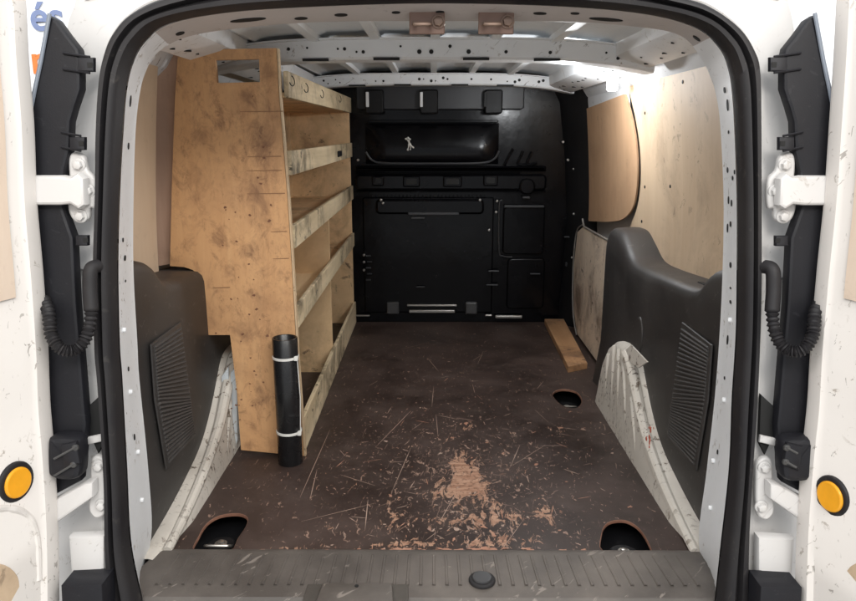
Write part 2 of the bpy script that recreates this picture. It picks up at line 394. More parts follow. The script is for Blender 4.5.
# body surround (white sheet metal round the opening) and outer shell
bm = B()
rows = [off(outer_c, (0, .012, 0)), off(lerp(outer_c, body_c, .10), (0, .004, 0)), off(lerp(outer_c, body_c, .22), (0, .015, 0)),
        off(lerp(outer_c, body_c, .55), (0, .028, 0)), off(lerp(outer_c, body_c, .93), (0, .02, 0)), off(body_c, (0, .04, 0))]
loft(bm, rows, True); mk('body_surround', bm, WHITE, van, 50)
bm = B()
far = [Vector((p.x * .98, 2.2, p.z)) for p in body_c]
loft(bm, [off(body_c, (0, .04, 0)), lerp(off(body_c, (0, .04, 0)), far, .5), far], True)
bm.faces.new([bm.verts.new(p + Vector((0, .002, 0))) for p in far])
mk('body_shell', bm, WHITE, van, 50)

# inner frame: flange from seal inwards, with punched holes
bm = B()
rows = [off(inner_c, (0, .015, 0)), lerp(off(inner_c, (0, .02, 0)), flange_c, .55), flange_c, off(flange_c, (0, .012, 0)),]
c0 = Vector((0, 0, .5))
outw = [p + (Vector((p.x, p.y, p.z)) - Vector((0, p.y, .5))).normalized() * .05 + Vector((0, .03, 0)) for p in flange_c]
nL = len(flange_c)
loft(bm, rows + [outw], True)
me_ = None
fr = mk('inner_frame', bm, [WHITE_IN, HEADERP], van, 40)
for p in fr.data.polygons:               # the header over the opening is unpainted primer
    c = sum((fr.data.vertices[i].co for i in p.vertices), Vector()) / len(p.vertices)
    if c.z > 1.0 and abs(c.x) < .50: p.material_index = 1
def hole(px, py, rx, ry, a=-.05, b=.13, parent=fr, mat=DARK, h=.004, sq=False):
    bm_ = B(); c = UY(px, py, a, b); k = (c - CAM).length / F
    seg = 4 if sq else 12
    pts = [c + Vector((math.cos(2*math.pi*i/seg + (R(45) if sq else 0)) * rx*k, 0, math.sin(2*math.pi*i/seg + (R(45) if sq else 0)) * ry*k)) for i in range(seg)]
    prism(bm_, pts, (0, -h, 0)); return bm_
def nearest_frame(px, py):               # plane of the flange at this pixel (average of its two edges)
    best = min(range(len(flat)), key=lambda i: abs((flat[i][2]+flat[i][4])/2 - px) + abs((flat[i][3]+flat[i][5])/2 - py))
    q = flat[best]; d = (q[4]-q[2], q[5]-q[3]); L2 = d[0]**2 + d[1]**2 + 1e-6
    t = max(0, min(1, ((px-q[2])*d[0] + (py-q[3])*d[1]) / L2))
    return (inner[best].y + .02) * (1-t) + flange[best].y * t
from mathutils.bvhtree import BVHTree
ftree = BVHTree.FromPolygons([v.co for v in fr.data.vertices], [p.vertices for p in fr.data.polygons])
def on_frame(px, py):
    h, n, i_, d = ftree.ray_cast(CAM, ray(px, py).normalized())
    if h is None: return None, None
    if n.dot(ray(px, py)) > 0: n = -n
    return h, n
hb = B(); bb = B()
for px, py, rx, ry in [(127,88,1.2,2),(130,101,1.4,5),(128,146,1.5,3),(118.5,241,1.2,2),(122.5,240,1.1,2),(124.5,258,2,2.6),(125,281,1,1.2),
                       (128,369,1.3,2.2),(134,437,1.2,3),(725,90,1.4,2.6),(728,105,1.4,5),(729,132,1,1.5),(728,170,1.6,2.5),(735,172,1,2),(733,178,1.4,2),
                       (729,200,1.5,3.5),(732,203,1.3,3),(731,224,1.8,2.5),(728,228,1.5,4),(731,265,2.2,2.6),(731,288,1.5,1),(731,302,2,1.6),(728,340,1.6,4.5),(725,378,1.2,1.5),
                       (718,452,1.2,2.2),(180,33,4,1.3),(248,19.5,16,1.5),(301,18,6,1.2),(341,14.5,6,1.3),(396,12,4,1),(440,11.5,4,.9),(540,13,6,1.1),(606,19,15,1.5),(640,29,5,1.4),(575,13,4,1),(697,38,4,1.2)]:
    c, n = on_frame(px, py)
    if c is None: continue
    k = (c - CAM).length / F; u = Vector((1, 0, 0)); u = (u - n*u.dot(n)).normalized(); v_ = n.cross(u)
    uy = abs((ROT.inverted() @ v_).y) if py < 40 else 1; sy = 1/max(.25, uy); 
    ux = max(.35, math.sqrt(max(0, 1 - (ray(px, py).normalized().dot(u))**2)))
    if py < 40: ry *= .6
    if py > 40: u, v_ = (Vector((0, 0, 1)) - n*n.z).normalized(), None; v_ = n.cross(u); A_, B_ = ry*k, rx*k*1.6
    else: A_, B_ = rx*k/ux, ry*k*sy
    prism(hb, [c + n*.0005 + u*math.cos(2*math.pi*i/16)*A_ + v_*math.sin(2*math.pi*i/16)*B_ for i in range(16)], n*.0012)
for px, py in [(129.5,392),(137,452),(141,500),(725,400),(714,461),(711,508),(123,330),(731,320)]:
    c, n = on_frame(px, py)
    if c is not None: disc(bb, c, n, .0048, .006, .002, 10)
mks('frame_hole', hb, DARK, fr); mks('rivet', bb, WHITE_IN, fr)
for px in (427, 496):                     # door latch strikers hanging from the header
    c = UY(px, 22, .06); s = B(); box(s, c.x-.033, c.x+.033, c.y-.004, c.y+.002, c.z-.022, c.z+.022)
    st = mk('striker_plate', s, STRIK, van, bevel=.002)
    s = B(); tube(s, cr([(c.x-.022, c.y-.004, c.z-.004), (c.x-.022, c.y-.03, c.z-.008), (c.x+.004, c.y-.03, c.z-.008), (c.x+.004, c.y-.004, c.z-.004)], 5), .0042, 8); mk('loop', s, BRONZE, st)
    s = B(); disc(s, (c.x+.021, c.y-.004, c.z), (0, -1, 0), .010, .012, .003, 6); disc(s, (c.x+.021, c.y-.003, c.z), (0, -1, 0), .013, .004, .001, 16); mks('bolt', s, BRONZE, st)

# ------------------------------------------------------------------ roof
bm = B()
def roofz(x): return 1.135 - .05 * (abs(x) / .62) ** 3
xs = [-.64 + 1.28 * k / 60 for k in range(61)]
def beadz(x): return roofz(x) - .009 * (1 if abs(((x + .07) % .16) - .08) < .018 else 0)
loft(bm, [[(x, y, beadz(x) + .002) for x in xs] for y in (.05, .4, .7, 1.2, 1.95)])
loft(bm, [[(x, y, roofz(x) + .03) for x in xs] for y in (.05, 1.95)])
mk('roof_panel', bm, ROOFW, van, 25)
def rib(Y, z, depth, hgt, w_, mat=WHITE_IN):
    b_ = B(); pr = []
    X = [-w_ + 2*w_*k/24 for k in range(25)]
    f = lambda x: z - .035 * (abs(x)/w_)**4
    sec = [(-depth/2-.012, hgt), (-depth/2-.012, hgt*.93), (-depth/2, hgt*.9), (-depth/2, .006), (-depth/2+.006, 0), (depth/2-.006, 0), (depth/2, .006), (depth/2, hgt), (depth/2+.015, hgt)]
    loft(b_, [[(x, Y+dy, f(x)+dz) for x in X] for dy, dz in sec])
    r = mk('roof_rib', b_, mat, van, 30)
    h_ = B(); rnd = random.Random(int(Y*100))
    for x in X[2:-2]:
        for dx in (0, .018):
            if rnd.random() < .45:
                disc(h_, (x+dx, Y-depth/2+.001, f(x)+hgt*rnd.choice((.35, .5, .6))), (0, -1, 0), rnd.choice((.003, .0045, .006)), .003, 0, 10)
    for sx in (-.31, -.12, .12, .31):
        box(h_, sx-.035, sx+.035, Y-depth/2-.006, Y-depth/2+.002, f(sx)-.0025, f(sx)+.004)
    mks('rib_hole', h_, DARK, r)
    return r
rib(.70, 1.062, .09, .055, .60); rib(1.80, 1.064, .09, .048, .60)
b_ = B()
for x in (-.15-.16, -.15, .15-.14, .17, .33):     # pressed stiffeners running along the roof
    box(b_, x-.012, x+.012, .12, 1.78, roofz(x)-.022, roofz(x)-.004)
mks('roof_stiffener', b_, ROOFW, van)
for s in (-1, 1):
    b_ = B(); Y0s = [.06, .35, .7, 1.1, 1.5, 1.92]
    def pt(x, z): return [Vector((s*(x - .0*yy), yy, z - .012*(yy/1.9))) for yy in Y0s]
    loft(b_, [pt(.49, 1.115), pt(.495, 1.075), pt(.51, 1.066), pt(.585, 1.045), pt(.60, 1.05), pt(.615, 1.072), pt(.63, 1.068), pt(.655, 1.03), pt(.69, 1.00)])
    cr_ = mk('cant_rail', b_, WHITE_IN, van, 25)
    h_ = B(); rnd = random.Random(3 + s)
    for k in range(26):
        y = .15 + k * .066; x = rnd.uniform(.52, .575); z = 1.066 - (x-.51)/.075*.021 - .012*(y/1.9)
        disc(h_, (s*x, y, z+.001), (0, 0, -1), rnd.choice((.004, .006, .009)), .003, 0, 10, ell=rnd.choice((1, 1, .5)))
    mks('rail_hole', h_, DARK, cr_)

# ------------------------------------------------------------------ bulkhead
YB = 1.90
b_ = B(); box(b_, -.76, .76, YB, YB+.02, -.02, 1.10); bh = mk('bulkhead', b_, BLACKP, van)
BLACKE = plastic('highlit_black_edge', (.035, .036, .04), .3, .03, .3, (.10, .10, .10), .6)  # lighter black that paints rim highlights onto the pressings
def bplate(name, x0, y0, x1, y1, h=.02, ch=.008, r=.012, mat=BLACKP, Y=YB-.0005, lab=None):
    a = UY(x0, y1, Y); c = UY(x1, y0, Y); q = B()
    prism(q, rrect(a.x, c.x, a.z, c.z, min(r, abs(c.x-a.x)*.45, abs(c.z-a.z)*.45), Y), (0, -h, 0), ch)
    return mk(name, q, mat, bh, 40, label=lab)
bplate('top_panel', 357, 84, 524, 110, .03, .005, .016, plastic('top_panel_metal', (.018, .018, .021), .35, .05, .2, (.03, .03, .03), .5))
for x in (375, 429, 493):
    bplate('bracket', x-9, 90, x+9, 114, .045, .006, .01, BLACKM, Y=YB-.028)
    bplate('bracket_edge', x-9, 92, x-6.2, 107, .004, .001, .002, WHITE_IN if x < 480 else BLACKM, Y=YB-.070)
q = B(); a = UY(366, 164, YB); c = UY(499, 123, YB); n_ = 14      # rounded horizontal bulge and the pressed ledge under it
loft(q, [[Vector((a.x + (c.x-a.x)*k/24, YB - .001 - .036*math.sin(math.pi*(j/n_)**.62)**.7*min(1, 9*min(k/24, 1-k/24)+.02)**.5, a.z + (c.z-a.z)*j/n_)) for k in range(25)] for j in range(n_+1)])
mk('rounded_bulge', q, BLACKP, bh, 60)
bplate('pressed_ledge', 356, 165.5, 545, 171, .045, .012, .006)
# long swaged panels with rounded ends
q = B()
for (x0, y0, x1, y1) in ((368, 120, 498, 122.5), (356, 172, 520, 173.5), (356, 190.5, 545, 192), (357, 167, 516, 168)):
    a = UY(x0, y1, YB); c = UY(x1, y0, YB); prism(q, rrect(a.x, c.x, a.z, c.z, .003, YB), (0, -.018, 0), .003)
mks('swage_line', q, BLACKP, bh, 40)
bplate('cross_member', 356, 174, 546, 190, .030, .010, .02)
for x0, y0, x1, y1 in ((403, 176, 420, 187), (443, 176, 462, 187), (372, 176, 384, 186), (483, 175, 498, 186)):
    bplate('pocket', x0, y0, x1, y1, .012, .006, .008, Y=YB-.030)
    bplate('pocket_recess', x0+3, y0+2.5, x1-3, y1-2.5, .003, .001, .006, DARK, Y=YB-.042)
bplate('arched_pressing', 518, 178, 534, 194, .045, .008, .03)
q = B()
for k in range(26):
    c = UY(400 + k*4.2, 170, YB-.02); disc(q, c, (0, -1, 0), .005, .006, .002, 8)
mk('perforated_strip', q, BLACKM, bh); q = B()
for k in range(30):
    c = UY(372 + k*3.9, 196, YB-.01); disc(q, c, (0, -1, 0), .004, .006, .002, 8)
mk('perforated_strip', q, BLACKM, bh)
bplate('lower_panel', 365, 197, 494, 312, .012, .006, .01)
bplate('lower_pressing', 376, 199, 484, 214, .018, .010, .02, Y=YB-.012)
bplate('right_pressing', 502, 206, 545, 254, .014, .006, .02)
bplate('right_pressing', 506, 258, 545, 308, .012, .006, .02)
for a in ((408, 212, 459, 215), (411, 216.5, 425, 219), (504, 205, 544, 207.5), (522, 196, 530, 198.5), (488, 270, 499, 271.5), (486, 284, 498, 285.2),
          (530, 273, 540, 274.2), (564, 236, 569, 237.6), (565, 262, 567, 266), (416, 286, 425, 287.4), (407, 304, 457, 306), (409, 309.5, 455, 312.5), (485, 314, 492, 316), (495, 315, 522, 318), (356, 314.5, 370, 316)):
    bplate('pressed_edge', *a, .012, .003, .004, STEEL if a[1] > 300 else BLACKE, Y=YB-.020)  # lighter black strips stand in for highlights along the edges
for x in (393, 471): bplate('anchor_block', x-6, 301, x+6, 313, .03, .006, .006, plain('grey_block', (.06, .06, .062), .4))
for pts_ in ([(513,149),(509,156),(504,166)], [(523,151),(520,158),(518,163),(522,164.5),(527,164)], [(532,152),(529,158),(527,163),(531,164.5),(537,163)]):
    q = B(); tube(q, [UY(x, y, YB-.004) for x, y in cr(pts_, 4)], .0065, 8); mk('louvre', q, BLACKP, bh)
q = B()
for p in ((358, 160), (381, 200), (383, 203), (480, 200), (409, 148), (461, 150), (497, 201), (489, 230), (364, 255), (364, 262), (364, 270), (568, 160), (563, 142), (496, 212)):
    c = UY(p[0], p[1], YB-.026); disc(q, c, (0, -1, 0), .006, .006, .002, 10)
mks('bolt_head', q, STEEL, bh)
q = B(); A_ = [UY(x, y, YB-.024) for x, y in cr([(366,152),(372,160),(384,163),(430,163.5),(480,163),(494,159),(499,151)], 5)]
tube(q, A_, .0045, 8); mk('pressed_rim', q, BLACKE, bh)  # highlight below the bulge, painted by the lighter material
q = B(); A_ = [UY(x, y, YB-.012) for x, y in cr([(502,200),(499,206),(499,250),(503,256),(512,257)], 5)]
tube(q, A_, .0035, 8); mk('pressed_rim', q, BLACKE, bh)  # rim highlight put into the colour
for yy, xx in ((255, 366), (261, 367), (267, 366), (273, 367), (279, 366)): bplate('louvre_slot', xx, yy, xx+5, yy+1.4, .006, .002, .002, BLACKE, Y=YB-.012)
# black side posts next to the bulkhead
for s in (-1, 1):
    q = B()
    loft(q, [[Vector((s*x, y, z)) for x, z in ((.70, 0), (.735, .45), (.71, .75), (.675, 1.0), (.64, 1.06))] for x_, y in ((0, YB), (0, 1.78))])
    loft(q, [[Vector((s*(x - dx), y, z)) for x, z in ((.69, 0), (.71, .45), (.69, .75), (.655, 1.0), (.62, 1.06))] for dx, y in (((.09, YB-.001), (.06, 1.83), (.0, 1.77), (-.04, 1.74)) if s > 0 else ((.0, YB-.001), (-.01, 1.83), (-.02, 1.77), (-.04, 1.74)))])
    mk('corner_post', q, BLACKM, van, 40)
    q = B(); rnd = random.Random(5)
    for k in (range(0, 14, 3) if s > 0 else ()):
        z = .12 + k * .066; disc(q, (s*(.64 - .05*max(0, z-.5)), 1.845 - .002, z), (0, -1, 0), .005, .006, .002, 8)
    mks('post_rivet', q, STEEL, van)

# side wall inner skin (white/dark metal behind the linings)
for s in (-1, 1):
    q = B(); sec = [(.735, -.02), (.74, .45), (.725, .75), (.70, .95), (.685, 1.02)]
    loft(q, [[Vector((s*x, y, z)) for x, z in sec] for y in (.02, .5, 1.0, 1.9)])
    mk('side_wall', q, BLACKM if s > 0 else WHITE_IN, van, 40)

# ------------------------------------------------------------------ plywood wall linings
def wallx(z): return .705 - .0 * z if z < .5 else .705 - .045 * ((z - .5) / .55) ** 1.6
def lining(name, yz, s, mat, lab, dx=0.0, th=.006, parent=van, n=1):
    q = B(); P = []
    # refine outline so that it follows the curved wall
    for i in range(len(yz)):
        a, b = yz[i], yz[(i+1) % len(yz)]; k = max(1, int(abs(b[1]-a[1]) / .05))
        for j in range(k): P.append((a[0]+(b[0]-a[0])*j/k, a[1]+(b[1]-a[1])*j/k))
    zs = sorted(set(round(p[1], 3) for p in P))
    vs = [q.verts.new((s*(wallx(z)-dx), y, z)) for y, z in P]
    es = [q.edges.new((vs[i], vs[(i+1) % len(vs)])) for i in range(len(vs))]
    bmesh.ops.triangle_fill(q, edges=es, use_beauty=True)
    z = min(p[1] for p in P) + .06; zm = max(p[1] for p in P)
    while z < zm:
        bmesh.ops.bisect_plane(q, geom=q.verts[:]+q.edges[:]+q.faces[:], plane_co=(0, 0, z), plane_no=(0, 0, 1)); z += .06
    for v in q.verts: v.co.x = s*(wallx(v.co.z)-dx)
    f0 = q.faces[:]
    r = bmesh.ops.extrude_face_region(q, geom=f0)
    for v in [e for e in r['geom'] if isinstance(e, bmesh.types.BMVert)]: v.co.x -= s*th
    return mk(name, q, mat, parent, 30, label=lab)
def arc(cy, cz, r, a0, a1, n=6): return [(cy + r*math.cos(R(a0+(a1-a0)*k/n)), cz + r*math.sin(R(a0+(a1-a0)*k/n))) for k in range(n+1)]
def wpt(px, py, dx=0.0):                  # point of the curved right wall seen at a photo pixel
    X = .70
    for _ in range(6): p = UX(px, py, X - dx); X = wallx(p.z)
    return (p.y, p.z)
e1 = [wpt(x, y) for x, y in cr([(632, 226), (639, 207), (642.5, 182), (642, 152), (638, 122), (631, 92), (625, 74)], 4)]
big = lining('lining_panel', [(.03, .45), (1.02, .45)] + e1 + [(.8, 1.06), (.30, 1.06), (.10, 1.0), (.03, .93)], 1, PLY_LINE, 'large pale plywood panel on the right wall behind the dark trim')
e2 = [wpt(x, y, .006) for x, y in [(576, 113), (600, 104), (626, 94)] + cr([(627, 95), (634, 120), (638, 146), (639.3, 172), (637.5, 195), (632.5, 211), (622, 220), (606, 222)], 4) + [(590, 221), (583, 170)]]
lining('lining_panel', e2, 1, PLY_LINE2, 'upper plywood panel of the side door with rounded lower corner', dx=.006)
lining('lining_panel', [(1.00, .02), (1.62, .02), (1.72, .10), (1.76, .30), (1.72, .45), (1.60, .49), (1.00, .49)], 1, PLY_DIRTY, 'dirty lower plywood panel beside the floor plank', dx=.065)
lining('lining_panel', [(.03, .45), (.44, .45), (.44, 1.06), (.30, 1.06), (.10, 1.0), (.03, .93)], -1, PLY_LEFT, 'pale plywood panel on the left wall beside the shelf rack')
lining('door_frame_strip', [(1.88, .86), (1.88, 1.04), (1.15, 1.06), (1.12, .93), (1.2, .9), (1.84, .9)], 1, WHITE_IN, 'grey painted door frame above the side door panel', dx=.002, th=.003)
q = B(); 
for y, z in ((.10, .93), (.72, .72), (.97, .70), (1.0, .585), (.3, .60), (.6, 1.0), (.95, .93)):
    disc(q, (wallx(z)-.006, y, z), (-1, 0, 0), .005, .002, .0006, 10)
mks('lining_screw', q, DARK, big)
# white sealant line round the lower door lining
q = B(); tube(q, [Vector((.635, y, z)) for y, z in cr([(1.60, .50), (1.74, .45), (1.78, .30), (1.74, .10), (1.64, .01)], 5)], .003, 8); tube(q, [Vector((.632, 1.62, .52)), Vector((.635, 1.60, .49)), Vector((.635, 1.15, .495))], .004, 8)
mks('door_rubber', q, plain('dull_rubber', (.20, .18, .16), .6), van)

# ------------------------------------------------------------------ wheel-arch trims
def trim(s):
    q = B()
    top = cr([(-.06, .605), (.03, .605), (.09, .600), (.155, .580), (.21, .535), (.28, .520), (.41, .511), (.62, .496), (.75, .496), (.84, .53), (.92, .560), (1.00, .562), (1.05, .555), (1.075, .52)], 4)
    if s < 0: top = [(y, z + .016*max(0, min(1, (1.0-y)/.6))) for y, z in top]
    n = len(top)
    def inx(y):      # inner face, bulging slightly towards the middle
        return .602 - .012 * math.sin(max(0, min(1, (y)/1.0)) * math.pi)
    rows = []
    # from the floor up the inner face, over the rounded edge and out to the wall
    for fz, dx in ((-.02, -.006), (.3, 0), (.6, 0), (.85, .0)):
        rows.append([Vector((s*(inx(y)+dx*0 - (.02 if fz < .3 else 0)*max(0, (y-.85)/.2)), y + (0 if fz > .5 else 0), z*fz)) for y, z in top])
    for dz, dx in ((-.028, .001), (-.012, .006), (-.003, .016), (0, .030), (.002, .075), (.0, .125)):
        rows.append([Vector((s*(inx(y)+dx), y, z+dz)) for y, z in top])
    vs = loft(q, rows)
    # end return face towards the bulkhead
    last = [r[-1].co.copy() for r in vs[:7]]
    loft(q, [last, [p + Vector((s*.03, .03, 0)) for p in last], [p + Vector((s*.13, .035, 0)) for p in last]])
    t = mk('trim_panel', q, TRIM, van, 45)
    # vent grille: parallelogram frame with slanted slats
    XG = .5925
    lt, rt, rm, rb_, lb, lm = [UX(x, y, XG) for x, y in ((683, 322), (713, 345), (709, 400), (697, 471), (668, 436), (673, 398))]
    g1 = B(); P = [mir(p, s) for p in (lt, rt, rm, rb_, lb, lm)]
    prism(g1, P, (-s*.004, 0, 0), .003); gr = mk('vent_grille', g1, TRIM, t)
    g2 = B()
    def side3(a_, m_, b_2, u): return a_.lerp(m_, u*2) if u < .5 else m_.lerp(b_2, u*2-1)
    for k in range(31):
        u = .04 + .92*k/30
        p0 = side3(lb, lm, lt, u); p1 = side3(rb_, rm, rt, u)
        q0 = p0.lerp(p1, .06); q1 = p0.lerp(p1, .94)
        tube(g2, [mir(q0, s) + Vector((-s*.0045, 0, 0)), mir(q1, s) + Vector((-s*.0045, 0, 0))], .0034, 6)
    mk('grille_slats', g2, GRILLE, gr)
    return t
trim(1); trim(-1)
# small oval moulding and clip slot on right trim
q = B(); c = UX(640, 330, .592)
prism(q, [Vector((.594, c.y + .045*math.cos(a)*.8, c.z - .02 + .06*math.sin(a))) for a in [2*math.pi*k/24 for k in range(24)]], (-.008, 0, 0), .006)
mk('trim_moulding', q, TRIM, van)
q = B(); 
prism(q, [Vector((x, y, .5178 + (.30-y)*.05)) for x, y in ((.645, .27), (.655, .272), (.66, .34), (.648, .345))], (0, 0, .003)); mk('trim_slot', q, DARK, van)

# ------------------------------------------------------------------ wheel arches
def arch(s, k=1.0):
    q = B()
    X0 = .548; 
    # outline in the side view (Y,Z): bottom edge along floor, upper edge rolling out under the trim
    up = cr([(-.04, .010), (.10, .030), (.22, .055), (.34, .090), (.43, .145), (.50, .205), (.55, .248), (.61, .262), (.70, .256), (.80, .225), (.855, .15), (.875, .06), (.88, .0)], 5)
    low = [(y, 0.0) for y, z in up]
    n = len(up); rows = []
    for f, dx in ((-.05, .0), (.0, -.004), (.3, 0), (.6, .004), (.82, .008), (.93, .016), (1.0, .034), (1.02, .07)):
        rows.append([Vector((s*(X0 + dx + .018*max(0, 1-y/.12)), y, z*f if f > 0 else -.02)) for y, z in up])
    for r, rr in enumerate(rows):
        for i, p in enumerate(rr):
            p.x += s*.0006*math.sin(i*.7 + r*2.1)
    loft(q, rows)
    a = mk('wheel_arch', q, ARCHW, van, 50)
    # pressed ribs on the face
    q = B()
    for y0, z0, y1, z1 in ((.50, .01, .60, .235), (.60, .01, .66, .25), (.69, .01, .71, .245), (.40, .01, .50, .16), (.77, .01, .77, .20)):
        tube(q, [Vector((s*(X0+.004), y0, z0)), Vector((s*(X0+.006), y1, z1))], .006, 8)
    mks('pressed_rib', q, ARCHW, a)
    # rolled outer lip running down to the threshold
    q = B(); P = cr([(.60, .252), (.55, .238), (.485, .185), (.41, .125), (.33, .085), (.22, .048), (.10, .022), (-.005, .006)], 5)
    tube(q, [Vector((s*(X0+.012), y, z)) for y, z in P], lambda i: .018 - .008*i/len(P), 10)
    mk('arch_lip', q, ARCHW, a)
    return a
aR = arch(1); aL = arch(-1)
q = B()    # bent tab of sheet metal on top of the right arch
prism(q, [UX(621, 354, .553), UX(631, 345, .556), UX(647, 362, .553), UX(638, 368, .550)], (.004, 0, 0)); mk('metal_tab', q, ARCHW, aR)
rs = random.Random(2)
q = B()
for k in range(9):
    c = UX(650 + rs.gauss(0, 1.6), 437 + rs.uniform(-10, 10), .5475); r_ = rs.uniform(.003, .007)
    prism(q, [c + Vector((0, math.cos(2*math.pi*i/8)*r_*rs.uniform(.4, 1), math.sin(2*math.pi*i/8)*r_*rs.uniform(.5, 1.3))) for i in range(8)], (-.0006 - .0002*k, 0, 0))
mk('red_scuff', q, REDP, aR)
q = B()    # pale blue painted bracket behind the left arch
for (x0, x1) in ((222, 229), (231, 237)):
    prism(q, [UY(x0, 372 if x0 > 225 else 376, .50), UY(x1, 366, .50), UY(x1+1, 440, .50), UY(x0+2, 452, .50)], (0, -.006, 0), .002)
mks('arch_bracket', q, paint('pale_blue_paint', (.66, .71, .74)), van)

# ------------------------------------------------------------------ floor board
fb = thing('floor_board', 'dark brown plywood floor board with scratches and bare wood patches', 'floor')
L = -.66; outline = [(-.565, .0), (-.60, .06), (-.60, .9), (-.70, .95), (-.70, 1.895), (.70, 1.895), (.70, .95), (.60, .9), (.60, .06), (.565, .0)]
holes_px = [[(606,556),(602,534),(606,525),(614,521),(626,521),(637,527),(645,537),(651,550),(652,558)],
            [(194,553),(199,537),(207,524),(220,516),(238,514),(247,518),(246,526),(238,538),(228,553)],
            [(553,396),(556,391),(565,389.5),(576,392),(581,398),(581,404),(575,408),(562,405)]]
holes = []
for hp in holes_px:
    w3 = [UZ(x, y, 0) for x, y in hp]
    w3 = [Vector((p.x, max(p.y, .004), 0)) for p in w3]
    r_ = cr([(p.x, p.y) for p in w3], 3, True); r_ = [(x, max(y, .004)) for x, y in r_]
    holes.append(r_)
q = B(); es = []
for loop in [outline] + holes:
    vs = [q.verts.new((x, y, 0)) for x, y in loop]
    es += [q.edges.new((vs[i], vs[(i+1) % len(vs)])) for i in range(len(vs))]
bmesh.ops.triangle_fill(q, edges=es, use_beauty=True)
for hl in holes:                          # raw wood walls of the cut-outs
    k = len(hl); a = [q.verts.new((x, y, -.0003)) for x, y in hl]; b = [q.verts.new((x, y, -.006)) for x, y in hl]
    cx = sum(x for x, y in hl)/k; cy = sum(y for x, y in hl)/k
    rim = [q.verts.new((cx+(x-cx)*1.03, cy+(y-cy)*1.03 if y > .006 else y, .0008)) for x, y in hl]
    for i in range(k):
        j = (i+1) % k
        q.faces.new((a[i], a[j], b[j], b[i])).material_index = 1
        q.faces.new((rim[i], rim[j], a[j], a[i])).material_index = 1
rnd = random.Random(11)
HB = [(min(x for x, y in h)-.025, max(x for x, y in h)+.025, min(y for x, y in h)-.025, max(y for x, y in h)+.025) for h in holes]
def clear(cx, cy): return not any(a < cx < b and c < cy < d for a, b, c, d in HB)
def flake(cx, cy, r, ang, asp, mi, z=.0012, spiky=.6, n=11):
    if not clear(cx, cy): return
    vs = []
    for k in range(n):
        a = 2*math.pi*k/n; rr = r * (1 - spiky*rnd.random())
        x, y = rr*math.cos(a), rr*math.sin(a)*asp
        vs.append(q.verts.new((cx + x*math.cos(ang) - y*math.sin(ang), cy + x*math.sin(ang) + y*math.cos(ang), z + rnd.random()*.0002)))
    q.faces.new(vs).material_index = mi
def scratch(cx, cy, ln, ang, w_, mi, z=.0011):
    if not (clear(cx, cy) and clear(cx+math.cos(ang)*ln/2, cy+math.sin(ang)*ln/2) and clear(cx-math.cos(ang)*ln/2, cy-math.sin(ang)*ln/2)): return
    m_ = 6; pts = []; bend = rnd.uniform(-.05, .05)*0
    L_, R_ = [], []
    for k in range(m_+1):
        t = k/m_ - .5; x = cx + math.cos(ang)*ln*t - math.sin(ang)*bend*ln*t*t*2; y = cy + math.sin(ang)*ln*t + math.cos(ang)*bend*ln*t*t*2
        ww = w_*(1 - (2*t)**2)*rnd.uniform(.4, 1) + .0002
        L_.append((x - math.sin(ang)*ww, y + math.cos(ang)*ww)); R_.append((x + math.sin(ang)*ww, y - math.cos(ang)*ww))
    vs = [q.verts.new((x, y, z + rnd.random()*.0002)) for x, y in L_ + R_[::-1]]
    q.faces.new(vs).material_index = mi
def on(px, py): p = UZ(px, py, 0); return p.x, p.y
for k in range(60):                       # chipped edge along the threshold
    px = rnd.choice((rnd.uniform(372, 530), rnd.uniform(380, 500), rnd.uniform(260, 640))); x, y = on(px, 546); flake(x, rnd.uniform(.002, .016), rnd.uniform(.003, .016), 0, rnd.uniform(.25, .6), 2, .0012, .7)
for k in range(340):                      # scattered chips: denser to the centre front
    px = rnd.gauss(455, 75); py = 550 - abs(rnd.gauss(0, 95)); 
    x, y = on(px, py)
    if not (-.33 < x < .52 and .01 < y < 1.7): continue
    if rnd.random() < .82: flake(x, y, rnd.uniform(.002, .0055) * rnd.choice((1, 1, 1.4, 2.2)), rnd.gauss(1.5, .9), rnd.uniform(.2, .7), rnd.choice((2, 3, 3)), .0011, .75, 11)
    else: scratch(x, y, rnd.uniform(.01, .05), rnd.choice((rnd.gauss(1.4, .4), rnd.uniform(0, 3.1))), rnd.uniform(.0006, .0018), rnd.choice((3, 3, 2)))
for k in range(16):
    px = rnd.uniform(330, 600); py = rnd.uniform(335, 545); x, y = on(px, py)
    if not (-.33 < x < .5): continue
    scratch(x, y, rnd.uniform(.05, .20), rnd.gauss(1.35, .55), rnd.uniform(.0004, .0009), 3)
for (x0, y0, x1, y1) in ((410, 412, 376, 447), (411, 448, 392, 492), (300, 498, 330, 430), (317, 470, 310, 500), (340, 475, 375, 486), (438, 437, 436, 415), (540, 446, 568, 446), (455, 495, 440, 522), (520, 445, 510, 468), (577, 430, 562, 428), (368, 500, 365, 530), (436, 415, 459, 420)):
    a = Vector(on(x0, y0)); b = Vector(on(x1, y1)); d = b - a; scratch(*((a+b)/2), d.length, math.atan2(d.y, d.x), .0010, 3)
for (px, py, r) in ((466, 424, .014), (561, 428, .012), (570, 412, .009), (487, 443, .008), (536, 465, .010), (630, 507, .010), (381, 470, .006)):
    x, y = on(px, py); flake(x, y, r, rnd.uniform(0, 3), .6, 2, .0012, .7)
f = mk('board', q, [FLOORM, RAWWOOD, FLAKE, FLAKE2], fb, 30)
